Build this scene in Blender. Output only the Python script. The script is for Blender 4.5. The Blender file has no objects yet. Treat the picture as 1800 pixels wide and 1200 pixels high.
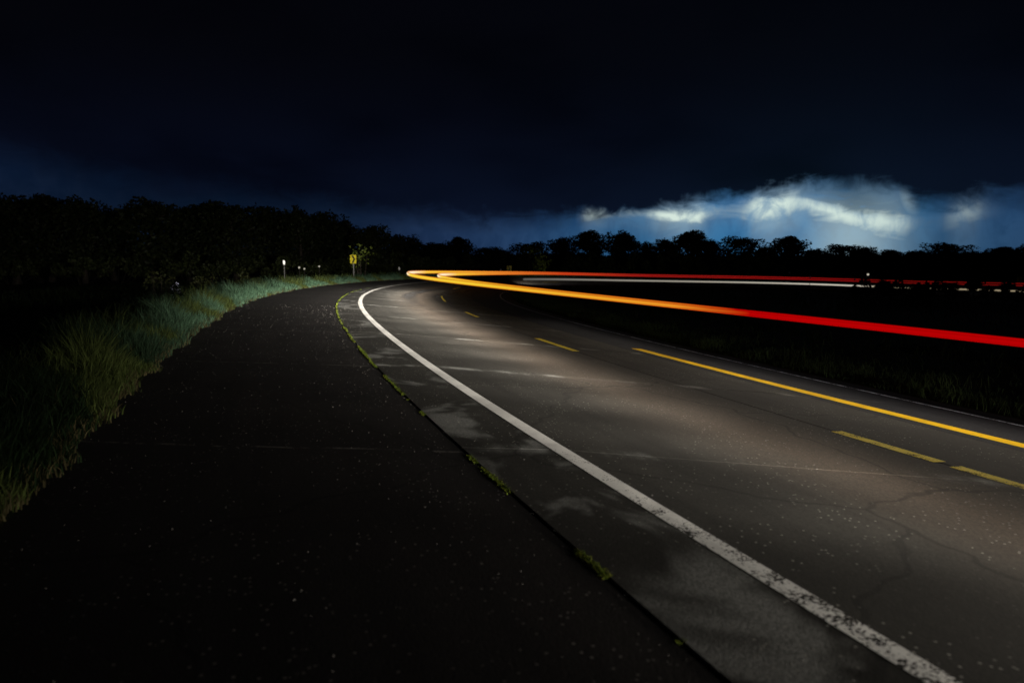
import bpy, math, random
import numpy as np
from mathutils import Vector

# ------------------------------------------------------------------ camera, sky, sun, exposure
sc = bpy.context.scene
COL = sc.collection
HCAM = 1.58
cam_d = bpy.data.cameras.new('camera')
cam = bpy.data.objects.new('camera', cam_d); COL.objects.link(cam)
cam.location = (0, 0, HCAM)
cam.rotation_euler = (math.radians(90) - math.atan(149 / 1200), 0, 0)
cam_d.sensor_width = 36; cam_d.lens = 24; cam_d.clip_start = 0.05; cam_d.clip_end = 6000
cam_d.dof.use_dof = True; cam_d.dof.focus_distance = 10.0; cam_d.dof.aperture_fstop = 1.35
sc.camera = cam
vs = sc.view_settings
vs.view_transform = 'Standard'; vs.look = 'None'; vs.exposure = 0; vs.gamma = 1; vs.use_curve_mapping = False

sc.render.engine = 'CYCLES'
sc.cycles.max_bounces = 2; sc.cycles.diffuse_bounces = 1; sc.cycles.glossy_bounces = 1; sc.cycles.transmission_bounces = 2; sc.cycles.transparent_max_bounces = 6
SUN_EL, SUN_AZ = math.radians(5), math.radians(24)      # afterglow behind the break in the clouds

class NT:
    """tiny helper for building node trees"""
    def __init__(s, tree): s.t = tree; s.n = tree.nodes; s.l = tree.links
    def node(s, typ, **kw):
        n = s.n.new(typ)
        for k, v in kw.items(): setattr(n, k, v)
        return n
    def put(s, sock, v):
        if hasattr(v, 'is_linked') or isinstance(v, bpy.types.NodeSocket): s.l.new(v, sock)
        else: sock.default_value = v
    def m(s, op, a, b=0.0, c=0.0, clamp=False):
        n = s.node('ShaderNodeMath', operation=op, use_clamp=clamp)
        for i, v in enumerate((a, b, c)): s.put(n.inputs[i], v)
        return n.outputs[0]
    def rng(s, v, a, b, c=0.0, d=1.0, smooth=True):
        n = s.node('ShaderNodeMapRange', interpolation_type='SMOOTHSTEP' if smooth else 'LINEAR')
        s.put(n.inputs[0], v)
        for i, x in zip((1, 2, 3, 4), (a, b, c, d)): s.put(n.inputs[i], x)
        return n.outputs[0]
    def mix(s, f, a, b, blend='MIX'):
        n = s.node('ShaderNodeMix', data_type='RGBA', blend_type=blend)
        s.put(n.inputs[0], f)
        for i, v in ((6, a), (7, b)):
            s.put(n.inputs[i], v if not isinstance(v, tuple) else (*v, 1.0)[:4])
        return n.outputs[2]
    def noise(s, vec, scale, detail=3.0, rough=.55, dist=0.0):
        n = s.node('ShaderNodeTexNoise')
        if vec is not None: s.l.new(vec, n.inputs['Vector'])
        n.inputs['Scale'].default_value = scale; n.inputs['Detail'].default_value = detail
        n.inputs['Roughness'].default_value = rough; n.inputs['Distortion'].default_value = dist
        return n.outputs[0]
    def comb(s, x, y, z=0.0):
        n = s.node('ShaderNodeCombineXYZ')
        for i, v in enumerate((x, y, z)): s.put(n.inputs[i], v)
        return n.outputs[0]
    def sep(s, v):
        n = s.node('ShaderNodeSeparateXYZ'); s.l.new(v, n.inputs[0]); return n.outputs
    def vmul(s, v, x, y, z):
        n = s.node('ShaderNodeVectorMath', operation='MULTIPLY'); s.l.new(v, n.inputs[0]); n.inputs[1].default_value = (x, y, z)
        return n.outputs[0]
    def gauss(s, v, c, w):
        d = s.m('DIVIDE', s.m('SUBTRACT', v, c), w)
        return s.m('EXPONENT', s.m('MULTIPLY', s.m('MULTIPLY', d, d), -1.0))

def build_world():
    w = bpy.data.worlds.new('World'); sc.world = w; w.use_nodes = True
    T = NT(w.node_tree); T.n.clear()
    out = T.node('ShaderNodeOutputWorld'); bg = T.node('ShaderNodeBackground')
    T.l.new(bg.outputs[0], out.inputs[0])
    D = T.node('ShaderNodeTexCoord').outputs['Generated']
    x, y, z = T.sep(D)
    az = T.m('MULTIPLY', T.m('ARCTAN2', x, y), 57.2958)
    el = T.m('MULTIPLY', T.m('ARCSINE', z), 57.2958)
    def curve(v, lo, hi, pts, top):
        # a hand-drawn profile over azimuth
        c = T.node('ShaderNodeFloatCurve'); cm = c.mapping.curves[0]
        T.put(c.inputs['Value'], T.m('DIVIDE', T.m('SUBTRACT', v, lo), hi - lo, clamp=True))
        P_ = [((x_ - lo) / (hi - lo), y_ / top) for x_, y_ in pts]
        cm.points[0].location = P_[0]; cm.points[1].location = P_[-1]
        for q_ in P_[1:-1]: cm.points.new(*q_)
        c.mapping.update()
        return T.m('MULTIPLY', c.outputs[0], top)
    # cloud field, stretched sideways by the wind
    q = T.comb(T.m('MULTIPLY', az, .10), T.m('MULTIPLY', el, .26), 0.0)
    n1 = T.noise(q, 1.0, 3, .55, .6)
    n2 = T.noise(T.vmul(q, 3.0, 2.8, 1), 1.0, 4, .6, .8)
    n3 = T.noise(T.vmul(q, .5, .45, 1), 1.0, 2, .5)
    # twilight sky beyond the deck
    sky = T.node('ShaderNodeTexSky', sky_type='NISHITA', sun_disc=False, sun_elevation=SUN_EL, sun_rotation=SUN_AZ,
                 altitude=200, air_density=1.0, dust_density=1.0, ozone_density=3.0)
    skyc = T.mix(1.0, sky.outputs[0], (.0004, .003, .008), 'MULTIPLY')
    # heavy cloud deck: nearly black overhead, blue-black towards its lower edge
    low = T.m('POWER', T.rng(el, 17, 2, smooth=False), 2.0)
    deck = T.mix(low, (.0011, .0011, .0018), (.0032, .0058, .0185))
    lump = T.m('MULTIPLY', T.rng(n3, .38, .68), T.rng(n1, .25, .6, .4, 1))
    deck = T.mix(lump, deck, T.mix(1.0, deck, (.45, .42, .44), 'MULTIPLY'))
    # lower edge of the deck and the lit air below it
    edge = curve(az, -60, 60, [(-60, 3), (-44, 7.6), (-36, 7.2), (-29, 5.8), (-18, 4.6), (-8, 3.6), (0, 3.2), (6, 3.5), (10, 3.9), (14, 4.5), (20, 5.2), (25, 5.6), (29, 5.0), (31.8, 3.9), (33.6, 4.3), (37, 4.1), (45, 3.2), (60, 2.4)], 10.0)
    edge = T.m('ADD', edge, T.m('MULTIPLY', T.m('SUBTRACT', n1, .5), 1.1))
    edge = T.m('ADD', edge, T.m('MULTIPLY', T.m('SUBTRACT', n2, .5), 1.9))
    n5 = T.noise(T.comb(T.m('MULTIPLY', az, .62), T.m('MULTIPLY', el, .45), 7.0), 1.0, 4, .6, .5)
    edge = T.m('ADD', edge, T.m('MULTIPLY', T.m('SUBTRACT', n5, .5), 1.5))
    d = T.m('SUBTRACT', edge, el)
    soft = curve(az, -60, 60, [(-60, 2.4), (-30, 2.4), (-10, 2.2), (3, 1.5), (8, 1.0), (28, 1.1), (33, 1.4), (40, 1.6), (60, 2.2)], 3.0)
    gap = T.rng(T.m('DIVIDE', d, soft), -.5, 1.0)
    lvl = curve(az, -60, 60, [(-60, .05), (-40, .105), (-33, .085), (-24, .065), (-14, .13), (-6, .30), (2, .44), (8, .66), (14, .85), (20, 1.0), (26, 1.0), (29, .80), (33, .52), (37, .42), (45, .25), (60, .08)], 1.0)
    blue = T.mix(1.0, T.mix(T.rng(lvl, .2, .8), (.048, .098, .270), (.030, .145, .330)), T.comb(lvl, lvl, lvl), 'MULTIPLY')
    blue = T.mix(T.m('MULTIPLY', T.rng(n5, .35, .65), .6), blue, T.mix(1.0, blue, (.42, .50, .62), 'MULTIPLY'))
    # bright torn fringe of the cloud lit from behind
    rid = curve(az, -60, 60, [(-60, 0), (2, 2.5), (6.5, 3.35), (9, 3.45), (12, 3.3), (14.2, 3.2), (17, 3.6), (18.5, 3.65), (20.3, 3.6), (22, 4.0), (23.5, 3.6), (25.5, 3.0), (28, 2.4), (31, 2.3), (33, 3.0), (34.5, 3.2), (60, 2)], 10.0)
    rid = T.m('ADD', rid, T.m('MULTIPLY', T.m('SUBTRACT', n2, .5), 1.5))
    amp = curve(az, -60, 60, [(-60, 0), (5.2, 0), (6.9, .55), (8.2, .25), (11, .35), (13.8, 1.0), (15.5, .65), (17.3, .22), (19, .8), (20.8, 1.0), (22.4, .75), (25, .85), (28, .8), (29.8, .35), (31.6, .05), (33.1, .30), (34.2, .10), (36, 0), (60, 0)], 1.0)
    thk = curve(az, -60, 60, [(-60, .4), (7, .45), (10, .50), (14, .62), (17, .55), (19, .80), (21, 1.15), (23, .75), (25, .65), (28, .95), (33, .9), (60, .5)], 1.5)
    r_ = T.m('DIVIDE', T.m('SUBTRACT', el, rid), thk)
    ridge = T.m('EXPONENT', T.m('MULTIPLY', T.m('MULTIPLY', r_, r_), -1.0))
    ridge = T.m('MULTIPLY', ridge, T.rng(n5, .28, .62, .45, 1.1))
    halo = T.m('MULTIPLY', T.m('EXPONENT', T.m('MULTIPLY', T.m('ABSOLUTE', r_), -.50)), .50)
    veil = T.m('MULTIPLY', T.m('MULTIPLY', T.gauss(az, 26.2, 3.4), T.rng(T.m('SUBTRACT', rid, el), -.3, .5)), .42)
    wisp = T.m('MULTIPLY', T.m('MULTIPLY', T.gauss(az, T.m('SUBTRACT', 31.0, T.m('MULTIPLY', el, .35)), .55), T.gauss(el, 3.9, 1.1)), .26)
    wh = T.m('MAXIMUM', T.m('MAXIMUM', T.m('MULTIPLY', T.m('MAXIMUM', ridge, halo), amp), veil), wisp)
    # dark ragged cloud hanging in the gap
    hang = T.m('MULTIPLY', T.m('MULTIPLY', T.gauss(az, 26.4, 3.4), T.rng(T.m('SUBTRACT', el, rid), .25, .8)), T.rng(n2, .25, .45))
    lit = T.mix(T.m('MULTIPLY', hang, .88), blue, (.006, .034, .088))
    lit = T.mix(T.m('MINIMUM', T.m('POWER', wh, 1.15), 1.0), lit, (.66, .78, .70))
    col = T.mix(gap, deck, lit)
    col = T.mix(1.0, col, T.mix(1.0, skyc, T.mix(gap, (.05, .05, .05), (.3, .3, .3)), 'MULTIPLY'), 'ADD')
    w.cycles.sampling_method = 'MANUAL'; w.cycles.sample_map_resolution = 256
    T.l.new(col, bg.inputs[0]); bg.inputs[1].default_value = 1.0
build_world()

sun_d = bpy.data.lights.new('afterglow_sun', 'SUN'); sun_d.energy = .02; sun_d.angle = math.radians(12); sun_d.color = (.75, .88, 1)
sun = bpy.data.objects.new('afterglow_sun', sun_d); COL.objects.link(sun)
sd = Vector((math.sin(SUN_AZ) * math.cos(SUN_EL), math.cos(SUN_AZ) * math.cos(SUN_EL), math.sin(SUN_EL)))
sun.rotation_euler = sd.to_track_quat('Z', 'Y').to_euler()

# ------------------------------------------------------------------ the road's course
DS = .5
S = np.arange(-20, 150.01, DS)
KN = np.array([-20, -6, 8, 16, 24, 32, 40, 50, 62, 76, 95, 120, 150.])
KV = np.array([-.0017, -.0017, .0071, .0055, .0111, .0118, .0143, .0190, .0283, .0337, .0375, .0398, .030])
ZN = np.array([-20, -6, 25, 45, 65, 90, 120, 160.])
ZV = np.array([0, 0, 0, -.2165, -.4572, -.9274, -1.2376, -.75])
BANK = .08
O_JOINT, O_GRASS, O_MID, O_RIGHT, O_YEL = -.75, -3.76, 3.46, 6.65, 5.30
ON = np.array([-20, -6, 10, 22, 36, 50, 80, 120, 150.])
OV = np.array([6.9, 6.72, 5.66, 2.02, 1.82, 3.42, 6.25, 7.1, 7.1])
def smooth(v, n):
    k = np.hanning(n + 2)[1:-1]; k /= k.sum()
    return np.convolve(np.pad(v, n // 2, mode='edge'), k, 'valid')
kap = np.interp(S, KN, KV)
i0 = int(round(20 / DS)); i6 = int(round(14 / DS))
th = np.concatenate([[0], np.cumsum((kap[1:] + kap[:-1]) / 2 * DS)]); th = th - th[i6] - .3897
RX = np.concatenate([[0], np.cumsum((np.sin(th[1:]) + np.sin(th[:-1])) / 2 * DS)])
RY = np.concatenate([[0], np.cumsum((np.cos(th[1:]) + np.cos(th[:-1])) / 2 * DS)])
RX += 2.5795 - RX[i0]; RY -= RY[i0]
RZ = smooth(np.interp(S, ZN, ZV), 39)
OLS = smooth(np.interp(S, ON, OV), 29)

def surf(s, o):
    """height of the paved cross-section relative to the white line"""
    z = -BANK * np.maximum(o, 0)
    return z + .02 * np.maximum(-o, 0)
def P(s, o, dz=0.0):
    s = np.asarray(s, float); o = np.asarray(o, float)
    t = np.interp(s, S, th)
    x = np.interp(s, S, RX) + np.cos(t) * o; y = np.interp(s, S, RY) - np.sin(t) * o
    return np.stack(np.broadcast_arrays(x, y, np.interp(s, S, RZ) + surf(s, o) + dz), -1)
def s_at_px(px, o, smin, smax, h=0.0):
    """arc length at which the offset line o crosses a picture column (used to date paint and wear along the road)"""
    ss = np.arange(smin, smax, .05); p = P(ss, o, h); a = math.atan(149 / 1200)
    d = p[:, 1] * math.cos(a) - (p[:, 2] - HCAM) * math.sin(a)
    return float(ss[np.argmin(abs(900 + 1200 * p[:, 0] / np.maximum(d, .3) - px))])

# terrain height away from the road, from the heights of the road's two edges
_es = np.arange(-20, 150, 3.0)
_ep = np.concatenate([P(_es, np.full_like(_es, O_GRASS)), P(_es, np.full_like(_es, 7.4))])
def terrain(x, y):
    x = np.asarray(x, float); y = np.asarray(y, float)
    d2 = (x[..., None] - _ep[:, 0]) ** 2 + (y[..., None] - _ep[:, 1]) ** 2 + 1.0
    w = d2 ** -1.8
    h = (w * _ep[:, 2]).sum(-1) / w.sum(-1)
    o = road_so(x, y)[1].reshape(x.shape)
    t = np.clip((-o - 5.0) / 5.0, 0, 1)
    return h - .95 * t * t * (3 - 2 * t)
def road_so(x, y):
    x = np.asarray(x, float).ravel(); y = np.asarray(y, float).ravel()
    d = (x[:, None] - RX) ** 2 + (y[:, None] - RY) ** 2
    i = d.argmin(1); t = th[i]
    return S[i], (x - RX[i]) * np.cos(t) - (y - RY[i]) * np.sin(t), np.sqrt(d.min(1))

# ------------------------------------------------------------------ helpers
rng = np.random.default_rng(7); random.seed(7)
def link(o, parent=None):
    COL.objects.link(o)
    if parent: o.parent = parent
    return o
def tag(o, label=None, cat=None, group=None, kind=None):
    if label: o['label'] = label
    if cat: o['category'] = cat
    if group: o['group'] = group
    if kind: o['kind'] = kind
    return o
def mesh_obj(name, V, F, mat=None, parent=None, smooth_=False, uv=None, colors=None):
    me = bpy.data.meshes.new(name)
    V = np.asarray(V, np.float32)
    if isinstance(F, np.ndarray):
        n, k = F.shape
        me.vertices.add(len(V)); me.vertices.foreach_set('co', V.ravel())
        me.loops.add(n * k); me.loops.foreach_set('vertex_index', F.ravel().astype(np.int32))
        me.polygons.add(n); me.polygons.foreach_set('loop_start', np.arange(0, n * k, k, dtype=np.int32))
        me.update(calc_edges=True)
    else:
        me.from_pydata([tuple(map(float, v)) for v in V], [], F)
    li = np.empty(len(me.loops), np.int32); me.loops.foreach_get('vertex_index', li)
    if uv is not None:
        u = me.uv_layers.new(name='so'); u.data.foreach_set('uv', np.asarray(uv, np.float32)[li].ravel())
    if colors is not None:
        c = me.color_attributes.new('tint', 'FLOAT_COLOR', 'POINT')
        cc = np.ones((len(V), 4), np.float32); cc[:, :3] = colors; c.data.foreach_set('color', cc.ravel())
    me.polygons.foreach_set('use_smooth', np.full(len(me.polygons), bool(smooth_)))
    if mat: me.materials.append(mat)
    me.update()
    return link(bpy.data.objects.new(name, me), parent)
def empty(name, loc):
    o = bpy.data.objects.new(name, None); o.location = loc; o.empty_display_size = .3
    return link(o)
class MB:
    """collects boxes, tubes and prisms into one mesh"""
    def __init__(s): s.v = []; s.f = []
    def add(s, V, F):
        b = len(s.v); s.v += [tuple(v) for v in V]; s.f += [tuple(i + b for i in f) for f in F]; return s
    def box(s, c, d):
        cx, cy, cz = c; a, b, h = d[0] / 2, d[1] / 2, d[2] / 2
        V = [(cx + i * a, cy + j * b, cz + k * h) for k in (-1, 1) for j in (-1, 1) for i in (-1, 1)]
        return s.add(V, [(0, 2, 3, 1), (4, 5, 7, 6), (0, 1, 5, 4), (2, 6, 7, 3), (0, 4, 6, 2), (1, 3, 7, 5)])
    def prism(s, pts, y0, y1):
        n = len(pts); V = [(x, y0, z) for x, z in pts] + [(x, y1, z) for x, z in pts]
        F = [tuple(range(n)), tuple(range(2 * n - 1, n - 1, -1))] + [(i, i + n, (i + 1) % n + n, (i + 1) % n) for i in range(n)]
        return s.add(V, F)
    def tube(s, path, radii, k=7):
        path = [Vector(p) for p in path]; V = []; F = []
        for i, p in enumerate(path):
            t = (path[min(i + 1, len(path) - 1)] - path[max(i - 1, 0)]).normalized()
            a = t.orthogonal().normalized(); b = t.cross(a)
            for j in range(k):
                an = 2 * math.pi * j / k
                V.append(p + (a * math.cos(an) + b * math.sin(an)) * radii[i])
        for i in range(len(path) - 1):
            for j in range(k):
                F.append((i * k + j, i * k + (j + 1) % k, (i + 1) * k + (j + 1) % k, (i + 1) * k + j))
        F.append(tuple(range(k - 1, -1, -1))); F.append(tuple(range((len(path) - 1) * k, len(path) * k)))
        return s.add(V, F)
    def build(s, name, mat, parent=None, sm=False):
        return mesh_obj(name, np.array(s.v), s.f, mat, parent, sm)

def material(name):
    m = bpy.data.materials.new(name); m.use_nodes = True
    T = NT(m.node_tree); b = T.n['Principled BSDF']
    return m, T, b
def so_vec(T):
    u = T.node('ShaderNodeUVMap'); u.uv_map = 'so'; return u.outputs[0]
def bump(T, b, h, strength, dist):
    n = T.node('ShaderNodeBump'); n.inputs['Strength'].default_value = strength; n.inputs['Distance'].default_value = dist
    T.l.new(h, n.inputs['Height']); T.l.new(n.outputs[0], b.inputs['Normal'])

def mat_paving(name, c0, c1, speck, tone, rough=.9, spec=.2, patch=None):
    """worn bituminous / concrete paving in road coordinates (metres along, metres across)"""
    m, T, b = material(name); v = so_vec(T)
    geo = T.node('ShaderNodeNewGeometry').outputs['Position']
    col = T.mix(T.rng(T.noise(geo, .55, 3, .6), .3, .7), c0, c1)
    streak = T.noise(T.vmul(v, .22, 3.2, 1), 1.0, 2, .6)
    col = T.mix(T.rng(streak, .40, .75, 0, .45), col, tuple(x * .45 for x in c0))
    if patch:      # dusty pale bleached spots
        pn = T.noise(T.vmul(v, .9, 1.1, 1), 1.0, 3, .65, .5)
        o = T.sep(v)[1]
        band = T.m('MULTIPLY', T.rng(pn, .52, .66), T.rng(o, .05, -.15))
        col = T.mix(T.m('MULTIPLY', band, .9), col, patch)
        # spalled, dusty joints
        sv = T.sep(v)[0]
        jj = T.m('FRACT', T.m('DIVIDE', T.m('ADD', T.m('SUBTRACT', sv, T.m('MULTIPLY', o, SK)), 17.2), 4.62))
        jd = T.m('MULTIPLY', T.m('MINIMUM', jj, T.m('SUBTRACT', 1.0, jj)), 4.62)
        jm = T.m('MULTIPLY', T.rng(jd, .20, .02), T.rng(T.noise(T.vmul(v, .5, 1.6, 1), 1.0, 3, .65), .46, .66))
        col = T.mix(T.m('MULTIPLY', jm, .8), col, patch)
        # brown tail-light glow along the near lane, painted into the colour
        lane_glow = T.m('MULTIPLY', T.gauss(o, 2.35, .75), T.rng(T.noise(T.vmul(v, .3, 1.4, 1), 1.0, 2, .6), .25, .7, .72, 1))
        col = T.mix(T.m('MULTIPLY', lane_glow, .85), col, (.108, .082, .062))
    else:
        # faint dusty cross cracks that carry on from the slab joints
        sv, o = T.sep(v)[0], T.sep(v)[1]
        jj = T.m('FRACT', T.m('DIVIDE', T.m('ADD', T.m('ADD', T.m('SUBTRACT', sv, T.m('MULTIPLY', o, SK)), 17.2), T.m('MULTIPLY', T.noise(v, 1.4, 2, .6), .16)), 4.62))
        jd = T.m('MULTIPLY', T.m('MINIMUM', jj, T.m('SUBTRACT', 1.0, jj)), 4.62)
        jm = T.m('MULTIPLY', T.rng(jd, .035, .006), T.rng(T.noise(T.vmul(v, .5, 4.0, 1), 1.0, 3, .65), .42, .6))
        col = T.mix(T.m('MULTIPLY', jm, .7), col, speck)
    # aggregate
    vo = T.node('ShaderNodeTexVoronoi', voronoi_dimensions='2D'); T.l.new(v, vo.inputs['Vector']); vo.inputs['Scale'].default_value = 75
    grain = T.sep(vo.outputs['Color'])[0]
    col = T.mix(T.rng(grain, 0, 1, .35, 0), col, tuple(x * .35 for x in c0))
    vs_ = T.node('ShaderNodeTexVoronoi', voronoi_dimensions='2D'); T.l.new(v, vs_.inputs['Vector']); vs_.inputs['Scale'].default_value = 45
    pick = T.rng(T.sep(vs_.outputs['Color'])[1], tone, tone + .01)
    dot = T.m('MULTIPLY', pick, T.rng(vs_.outputs['Distance'], .42, .22))
    col = T.mix(T.m('MULTIPLY', dot, T.rng(T.noise(geo, 1.1, 1, .6), .35, .65, .1, 1)), col, speck)
    # hairline cracks
    cr = T.node('ShaderNodeTexVoronoi', feature='DISTANCE_TO_EDGE', voronoi_dimensions='2D'); cr.inputs['Scale'].default_value = .33
    nz = T.node('ShaderNodeTexNoise'); nz.inputs['Scale'].default_value = 1.6; nz.inputs['Detail'].default_value = 2; T.l.new(geo, nz.inputs['Vector'])
    ad = T.node('ShaderNodeVectorMath', operation='MULTIPLY_ADD'); T.l.new(nz.outputs['Color'], ad.inputs[0]); ad.inputs[1].default_value = (.6, .6, .6); T.l.new(geo, ad.inputs[2])
    T.l.new(ad.outputs[0], cr.inputs['Vector'])
    crack = T.rng(cr.outputs[0], .010, .003)
    col = T.mix(T.m('MULTIPLY', crack, .4), col, tuple(x * .2 for x in c0))
    T.l.new(col, b.inputs['Base Color']); b.inputs['Roughness'].default_value = rough; b.inputs['Specular IOR Level'].default_value = spec
    bump(T, b, vo.outputs['Distance'], .3, -.003)
    return m

def mat_paint(name, col, wear_lo, wear_hi, s_ref, base=.12, rough=.75, spec=.3):
    """road paint that has flaked off; more so near s_ref[0]"""
    m, T, b = material(name); v = so_vec(T); s = T.sep(v)[0]
    geo = T.node('ShaderNodeNewGeometry').outputs['Position']
    b.inputs['Base Color'].default_value = (*col, 1)
    tint = T.mix(T.rng(T.noise(geo, 3, 5, .65), .3, .75), col, tuple(c * .74 for c in col))
    T.l.new(tint, b.inputs['Base Color'])
    b.inputs['Roughness'].default_value = rough; b.inputs['Specular IOR Level'].default_value = spec
    n = T.m('ADD', T.m('MULTIPLY', T.noise(geo, 55, 3, .65), .55), T.m('MULTIPLY', T.noise(geo, 6.5, 4, .6), .45))
    cut = T.rng(s, s_ref[0], s_ref[1], wear_lo, wear_hi, smooth=False)
    keep = T.rng(T.m('SUBTRACT', n, cut), -.012, .012)
    tr = T.node('ShaderNodeBsdfTransparent'); mx = T.node('ShaderNodeMixShader')
    T.l.new(keep, mx.inputs[0]); T.l.new(tr.outputs[0], mx.inputs[1]); T.l.new(b.outputs[0], mx.inputs[2])
    T.l.new(mx.outputs[0], T.n['Material Output'].inputs[0])
    return m

def mat_plain(name, col, rough=.7, metal=0.0, spec=.3, var=.35, scale=6):
    m, T, b = material(name)
    g = T.node('ShaderNodeTexCoord').outputs['Object']
    c = T.mix(T.rng(T.noise(g, scale, 4, .6), .3, .7), tuple(col), tuple(x * (1 - var) for x in col))
    T.l.new(c, b.inputs['Base Color']); b.inputs['Roughness'].default_value = rough; b.inputs['Metallic'].default_value = metal
    b.inputs['Specular IOR Level'].default_value = spec
    return m
def mat_leaf(name, trans=.25, rough=.6):
    m, T, b = material(name)
    a = T.node('ShaderNodeAttribute'); a.attribute_name = 'tint'
    b.inputs['Roughness'].default_value = rough; b.inputs['Specular IOR Level'].default_value = .15
    T.l.new(a.outputs[0], b.inputs['Base Color'])
    if not trans: return m
    tl = T.node('ShaderNodeBsdfTranslucent'); T.l.new(a.outputs[0], tl.inputs[0])
    mx = T.node('ShaderNodeMixShader'); mx.inputs[0].default_value = trans
    T.l.new(b.outputs[0], mx.inputs[1]); T.l.new(tl.outputs[0], mx.inputs[2]); T.l.new(mx.outputs[0], T.n['Material Output'].inputs[0])
    return m
def mat_glow(name, strength=1.0):
    """light given off, coloured along the streak by the vertex tint"""
    m, T, b = material(name); T.n.remove(b)
    a = T.node('ShaderNodeAttribute'); a.attribute_name = 'tint'
    e = T.node('ShaderNodeEmission'); T.l.new(a.outputs[0], e.inputs[0]); e.inputs[1].default_value = strength
    T.l.new(e.outputs[0], T.n['Material Output'].inputs[0])
    return m

M = {}
SK = -.40      # the slab joints run askew
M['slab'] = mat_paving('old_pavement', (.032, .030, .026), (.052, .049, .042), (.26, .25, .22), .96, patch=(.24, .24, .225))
M['unlit_lane'] = mat_paving('unlit_lane_tone', (.012, .0125, .018), (.019, .019, .024), (.09, .09, .09), .98)  # darker surface that stands for the unlit part of the right lane
M['shoulder'] = mat_paving('dark_asphalt', (.018, .0155, .015), (.028, .024, .022), (.17, .155, .14), .955)
M['filler'] = mat_plain('joint_filler', (.16, .155, .14), .95, var=.8, scale=1.2)
M['crack'] = mat_plain('joint_sealant', (.012, .011, .010), .8)
M['white'] = mat_paint('white_road_paint', (.86, .84, .80), .55, .33, (0.5, 8.0))
M['white_thin'] = mat_paint('thin_white_paint', (.62, .66, .80), .50, .46, (0.0, 30.0))
M['yellow_dash'] = mat_paint('worn_yellow_paint', (.80, .62, .02), .46, .42, (0.0, 8.0))
M['yellow'] = mat_paint('amber_trail_tone', (.95, .60, .008), .28, .28, (0.0, 8.0), spec=.05)  # flat colour for the trail's amber light on the road
M['gravel'] = mat_plain('gravel_edge', (.030, .026, .022), .95, var=.6, scale=9)
M['leaf'] = mat_leaf('leaf', 0); M['blade'] = mat_leaf('grass_blade', .3, .7)
M['bark'] = mat_plain('bark', (.045, .036, .028), .9, var=.6, scale=8)
M['steel'] = mat_plain('galvanised_post', (.32, .32, .31), .5, .6)
M['sign_yellow'] = mat_plain('sign_yellow', (.52, .44, .02), .45, var=.08)
M['sign_black'] = mat_plain('sign_black', (.012, .012, .012), .5)
M['post'] = mat_plain('weathered_post', (.07, .07, .068), .7)
M['reflector'] = mat_plain('white_reflector', (.92, .92, .92), .35, var=.05)
M['stone'] = mat_plain('pebble', (.24, .225, .205), .8, var=.5, scale=40)
M['glow'] = mat_glow('streak_light')

m, T, b = material('meadow_soil')
g = T.node('ShaderNodeNewGeometry').outputs['Position']
c = T.mix(T.rng(T.noise(g, .6, 6, .65), .3, .7), (.010, .013, .006), (.024, .030, .012))
c = T.mix(T.rng(T.noise(g, 7, 4, .65), .5, .75, 0, .6), c, (.034, .036, .015))
T.l.new(c, b.inputs['Base Color']); b.inputs['Roughness'].default_value = 1; b.inputs['Specular IOR Level'].default_value = .05
bump(T, b, T.noise(g, 14, 5, .7), .8, .08)
M['ground'] = m

# ------------------------------------------------------------------ ground
def axis(lo, hi, c, n, fine):
    t = np.linspace(-1, 1, n); k = 5.2
    f = np.sinh(k * t) / math.sinh(k)
    return np.where(f < 0, c + f * (c - lo), c + f * (hi - c)) + fine * t
gx = axis(-1800, 1800, 8, 200, 60); gy = axis(-500, 2600, 40, 200, 70)
GX, GY = np.meshgrid(gx, gy)
gz = np.concatenate([terrain(r, c) for r, c in zip(GX, GY)]).reshape(GX.shape)
_, go, gd = road_so(GX, GY); go = go.reshape(GX.shape); gd = gd.reshape(GX.shape)
inside = (gd < 12.5) & (go > -8.5) & (go < 11.5)
gz = np.where(inside, gz - .45, gz - .06 + .10 * np.sin(GX * .31) * np.sin(GY * .23))
n = len(gx); idx = np.arange(n * len(gy)).reshape(len(gy), n)
F = np.stack([idx[:-1, :-1], idx[:-1, 1:], idx[1:, 1:], idx[1:, :-1]], -1).reshape(-1, 4)
tag(mesh_obj('ground', np.stack([GX, GY, gz], -1).reshape(-1, 3), F, M['ground'], smooth_=True), kind='structure')

# ------------------------------------------------------------------ lofted strips along the road
def ribbon(name, s0, s1, os_, dz, mat, parent=None, ds=.5, skew=0.0, thick=0.0, closed_ends=True):
    ns = max(2, int(math.ceil((s1 - s0) / ds)) + 1); os_ = np.asarray(os_, float); no = len(os_)
    ss = np.linspace(s0, s1, ns)[:, None] + skew * os_[None, :]
    oo = np.broadcast_to(os_, ss.shape)
    dzz = np.broadcast_to(np.asarray(dz, float), ss.shape)
    V = P(ss, oo, dzz).reshape(-1, 3); UV = np.stack([ss, oo], -1).reshape(-1, 2)
    ix = np.arange(ns * no).reshape(ns, no)
    F = np.stack([ix[:-1, :-1], ix[:-1, 1:], ix[1:, 1:], ix[1:, :-1]], -1).reshape(-1, 4)
    if thick:
        loop = np.concatenate([ix[0, :], ix[1:, -1], ix[-1, -2::-1], ix[-2:0:-1, 0]])
        b0 = len(V); W = V[loop].copy(); W[:, 2] -= thick
        V = np.concatenate([V, W]); UV = np.concatenate([UV, UV[loop]]); m_ = len(loop); j = np.arange(m_)
        F = np.concatenate([F, np.stack([loop[(j + 1) % m_], loop, b0 + j, b0 + (j + 1) % m_], -1)])
    return mesh_obj(name, V, F, mat, parent, False, UV)

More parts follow.
